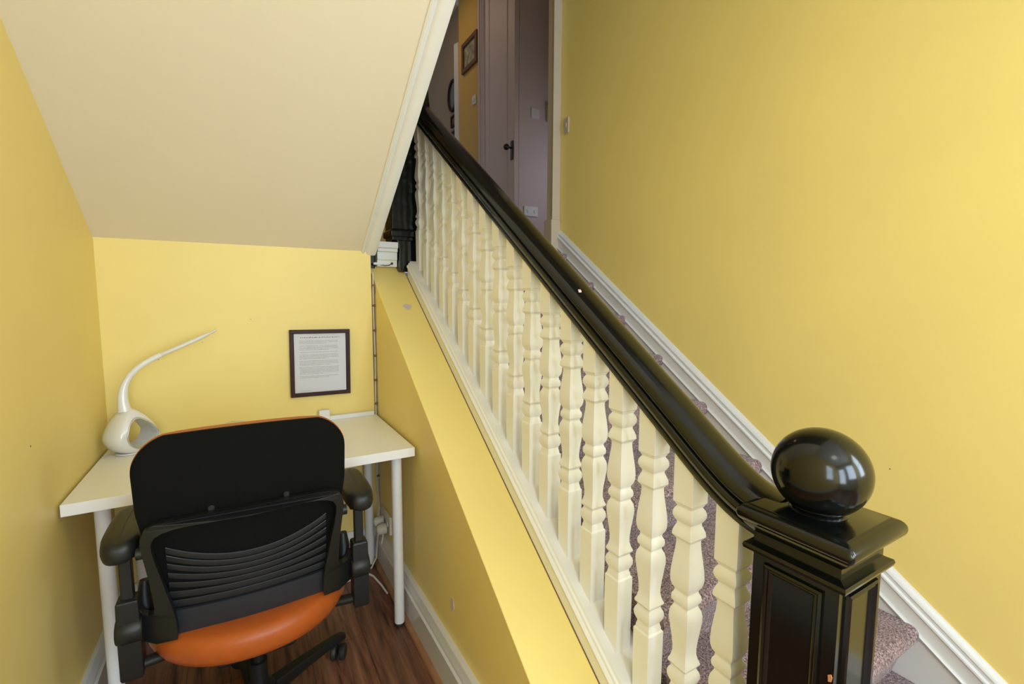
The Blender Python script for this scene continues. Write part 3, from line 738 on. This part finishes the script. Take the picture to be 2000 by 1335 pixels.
# arms
for s_ in (-1, 1):
    ax_ = CX + (0.277 if s_ > 0 else -0.266)
    ar = obj('armrest', MB().square((ax_, -0.885), [(0.020, 0.372), (0.023, 0.380), (0.023, 0.50), (0.022, 0.572), (0.018, 0.576)]), M['plastic'], oc, bevel=0.006, seg=3)
    obj('arm_post', MB().loft([[(ax_+dx, -0.885+dy, z) for dx, dy in ((-0.0125, -0.012), (0.0125, -0.012), (0.0125, 0.012), (-0.0125, 0.012))] for z in (0.56, 0.705)]), M['dark_metal'] if False else M['plastic'], ar, bevel=0.003)
    pad = MB(); rings = []
    for (q_, z) in ((0.80, 0.699), (0.93, 0.702), (1.0, 0.712), (1.0, 0.724), (0.96, 0.735), (0.86, 0.743), (0.6, 0.747), (0.02, 0.748)):
        ring = []
        for k in range(36):
            t_ = 2*math.pi*k/36; c, s2 = math.cos(t_), math.sin(t_); r_ = (abs(c)**3.2 + abs(s2)**3.2)**(-1/3.2)
            ring.append((ax_ + 0.041*(1-(1-q_)*1.0)*c*r_, -0.835 + (0.128 - (1-q_)*0.045)*s2*r_, z - 0.006*(abs(s2)**3)))
        rings.append(ring)
    pad.loft(rings)
    obj('arm_pad', pad, M['plastic'], ar, smooth=60)
    obj('pad_bracket', MB().box(ax_-0.030, ax_+0.030, -0.925, -0.80, 0.688, 0.702), M['plastic'], ar, bevel=0.005)
    obj('pivot_housing', MB().lathe((ax_, -0.885, 0.495), [(0.010, -0.028), (0.030, -0.026), (0.034, -0.020), (0.034, 0.020), (0.030, 0.026), (0.010, 0.028)], 24, 'x'), M['plastic'], ar)
    obj('arm_bar', MB().tube([(ax_, -0.885, 0.395), (CX+s_*0.20, -0.86, 0.385), (CX+s_*0.10, -0.80, 0.365)], 0.016, 12, flat=0.8), M['plastic'], ar)
    obj('adjust_lever', MB().tube([(CX+s_*0.235, -0.86, 0.50), (CX+s_*0.240, -0.85, 0.55), (CX+s_*0.238, -0.845, 0.59)], [0.016, 0.017, 0.012], 12), M['plastic'], ar)
# mechanism, column, base
obj('tilt_mechanism', MB().box(CX-0.10, CX+0.10, CY-0.12, CY+0.10, 0.292, 0.345), M['plastic'], oc, bevel=0.012)
obj('gas_column', MB().lathe((CX, CY, 0), [(0.024, 0.10), (0.024, 0.20), (0.0145, 0.201), (0.0145, 0.30)], 24), M['plastic'], oc)
bs = obj('star_base', MB().lathe((CX, CY, 0), [(0.030, 0.062), (0.050, 0.066), (0.052, 0.095), (0.040, 0.118), (0.030, 0.122)], 28), M['plastic'], oc, smooth=35)
for k in range(5):
    a = R(30 + 72*k); d = Vector((math.cos(a), math.sin(a), 0)); n_ = Vector((-d.y, d.x, 0)); c0 = Vector((CX, CY, 0))
    mb = MB(); rings = []
    for r_, hw, z0, z1 in ((0.03, 0.026, 0.066, 0.108), (0.16, 0.021, 0.070, 0.102), (0.275, 0.017, 0.066, 0.092), (0.305, 0.017, 0.062, 0.086), (0.318, 0.012, 0.062, 0.080)):
        p = c0 + d*r_
        rings.append([tuple(p + n_*hw + Vector((0, 0, z0))), tuple(p - n_*hw + Vector((0, 0, z0))), tuple(p - n_*hw*0.8 + Vector((0, 0, z1))), tuple(p + n_*hw*0.8 + Vector((0, 0, z1)))])
    mb.loft(rings); obj('spoke', mb, M['plastic'], bs, bevel=0.005)
    p = c0 + d*0.295; a2 = a + R(35); e = Vector((math.cos(a2), math.sin(a2), 0)); f_ = Vector((-e.y, e.x, 0))
    cw = MB()
    for sg in (-1, 1):
        rings = []
        for h, r_ in ((0.006, 0.010), (0.006, 0.025), (0.010, 0.0275), (0.020, 0.0275), (0.024, 0.024), (0.024, 0.008)):
            ring = []
            for q_ in range(22):
                t_ = 2*math.pi*q_/22
                ring.append(tuple(p + f_*sg*h + e*(r_*math.cos(t_)-0.010) + Vector((0, 0, 0.0275 + r_*math.sin(t_)))))
            rings.append(ring)
        cw.loft(rings)
    cw.lathe((p.x, p.y, 0), [(0.006, 0.03), (0.006, 0.072)], 10)
    obj('castor', cw, M['rubber'], bs, smooth=40)

# ------------------------------------------------------------------ small wall things
sw = plate('light_switch', 'small white switch on right wall beside the doorway trim', 'switch', (XR, -0.062, 2.275), 'x', 0.045, 0.086, 1, 0.010)
for c_ in sw.children: c_.data.materials[0] = M['shaded_white']  # white switch, shade put into its colour as on the trim
plate('lobby_switch', 'white light switch on the dim lobby wall above the socket', 'switch', (1.765, 1.30, 2.916), 'y', 0.086, 0.086, 1)
plate('lobby_socket', 'white double socket low on the dim lobby wall', 'socket', (1.725, 1.30, 2.07), 'y', 0.146, 0.086, 2)
ph = thing('wall_phone', 'white and black handset mounted on the lobby wall beside the doorway', 'handset', (1.905, 1.30, 2.94))
obj('cradle', MB().box(1.885, 1.925, 1.270, 1.30, 2.865, 3.01), M['socket'], ph, bevel=0.008)
obj('handset_top', MB().box(1.888, 1.930, 1.252, 1.282, 2.945, 3.015), M['rubber'], ph, bevel=0.010)
hs = thing('thermostat', 'small white box on the yellow hallway wall under the picture', 'thermostat', (1.56, 2.085, 3.26))
obj('housing', MB().box(1.545, 1.56, 2.05, 2.12, 3.22, 3.305), M['socket'], hs, bevel=0.004)
obj('dial', MB().lathe((1.537, 2.085, 3.262), [(0.018, 0.0), (0.020, 0.008)], 20, 'x'), M['socket'], hs)
pf_ = thing('hallway_picture', 'brown framed picture on the yellow hallway wall beyond the stairs', 'picture', (1.56, 2.18, 3.74))
b_ = MB()
for a in ((2.005, 2.355, 3.85, 3.89), (2.005, 2.355, 3.60, 3.64), (2.005, 2.045, 3.64, 3.85), (2.315, 2.355, 3.64, 3.85)): b_.box(1.535, 1.56, *a)
obj('frame', b_, M['frame_brown'], pf_, bevel=0.003)
obj('picture_sheet', MB().box(1.552, 1.558, 2.045, 2.315, 3.64, 3.85), mat('faded green print', (0.33, 0.30, 0.20), 0.6, noise=(22, 0.5)), pf_)
om = thing('oval_mirror', 'dark oval mirror on the cream wall in the far hallway', 'mirror', (1.60, 2.70, 3.53))
rg = []; gl = []
for i in range(32):
    t_ = 2*math.pi*i/32; rg.append((1.585, 2.70+0.11*math.cos(t_), 3.53+0.155*math.sin(t_)))
obj('mirror_frame', MB().tube(rg, 0.018, 10, closed=True), M['frame'], om)
obj('mirror_glass', MB().loft([[(x, 2.70+0.105*math.cos(2*math.pi*i/32), 3.53+0.15*math.sin(2*math.pi*i/32)) for i in range(32)] for x in (1.585, 1.595)]), mat('mirror glass', (0.35, 0.40, 0.40), 0.12, metal=0.9), om)
for lab, z0, z1, nm in (('small dark framed picture below the oval mirror', 3.20, 3.32, 'small_picture'), ('lower small dark framed picture, mostly behind the handrail', 3.04, 3.15, 'small_picture')):
    o = thing(nm, lab, 'picture', (1.60, 2.68, z0), 'small pictures below the oval mirror')
    b_ = MB()
    for a in ((2.60, 2.76, z1-0.02, z1), (2.60, 2.76, z0, z0+0.02), (2.60, 2.62, z0+0.02, z1-0.02), (2.74, 2.76, z0+0.02, z1-0.02)): b_.box(1.58, 1.60, *a)
    obj('frame', b_, M['frame'], o); obj('picture_sheet', MB().box(1.590, 1.598, 2.62, 2.74, z0+0.02, z1-0.02), M['frame_brown'], o)
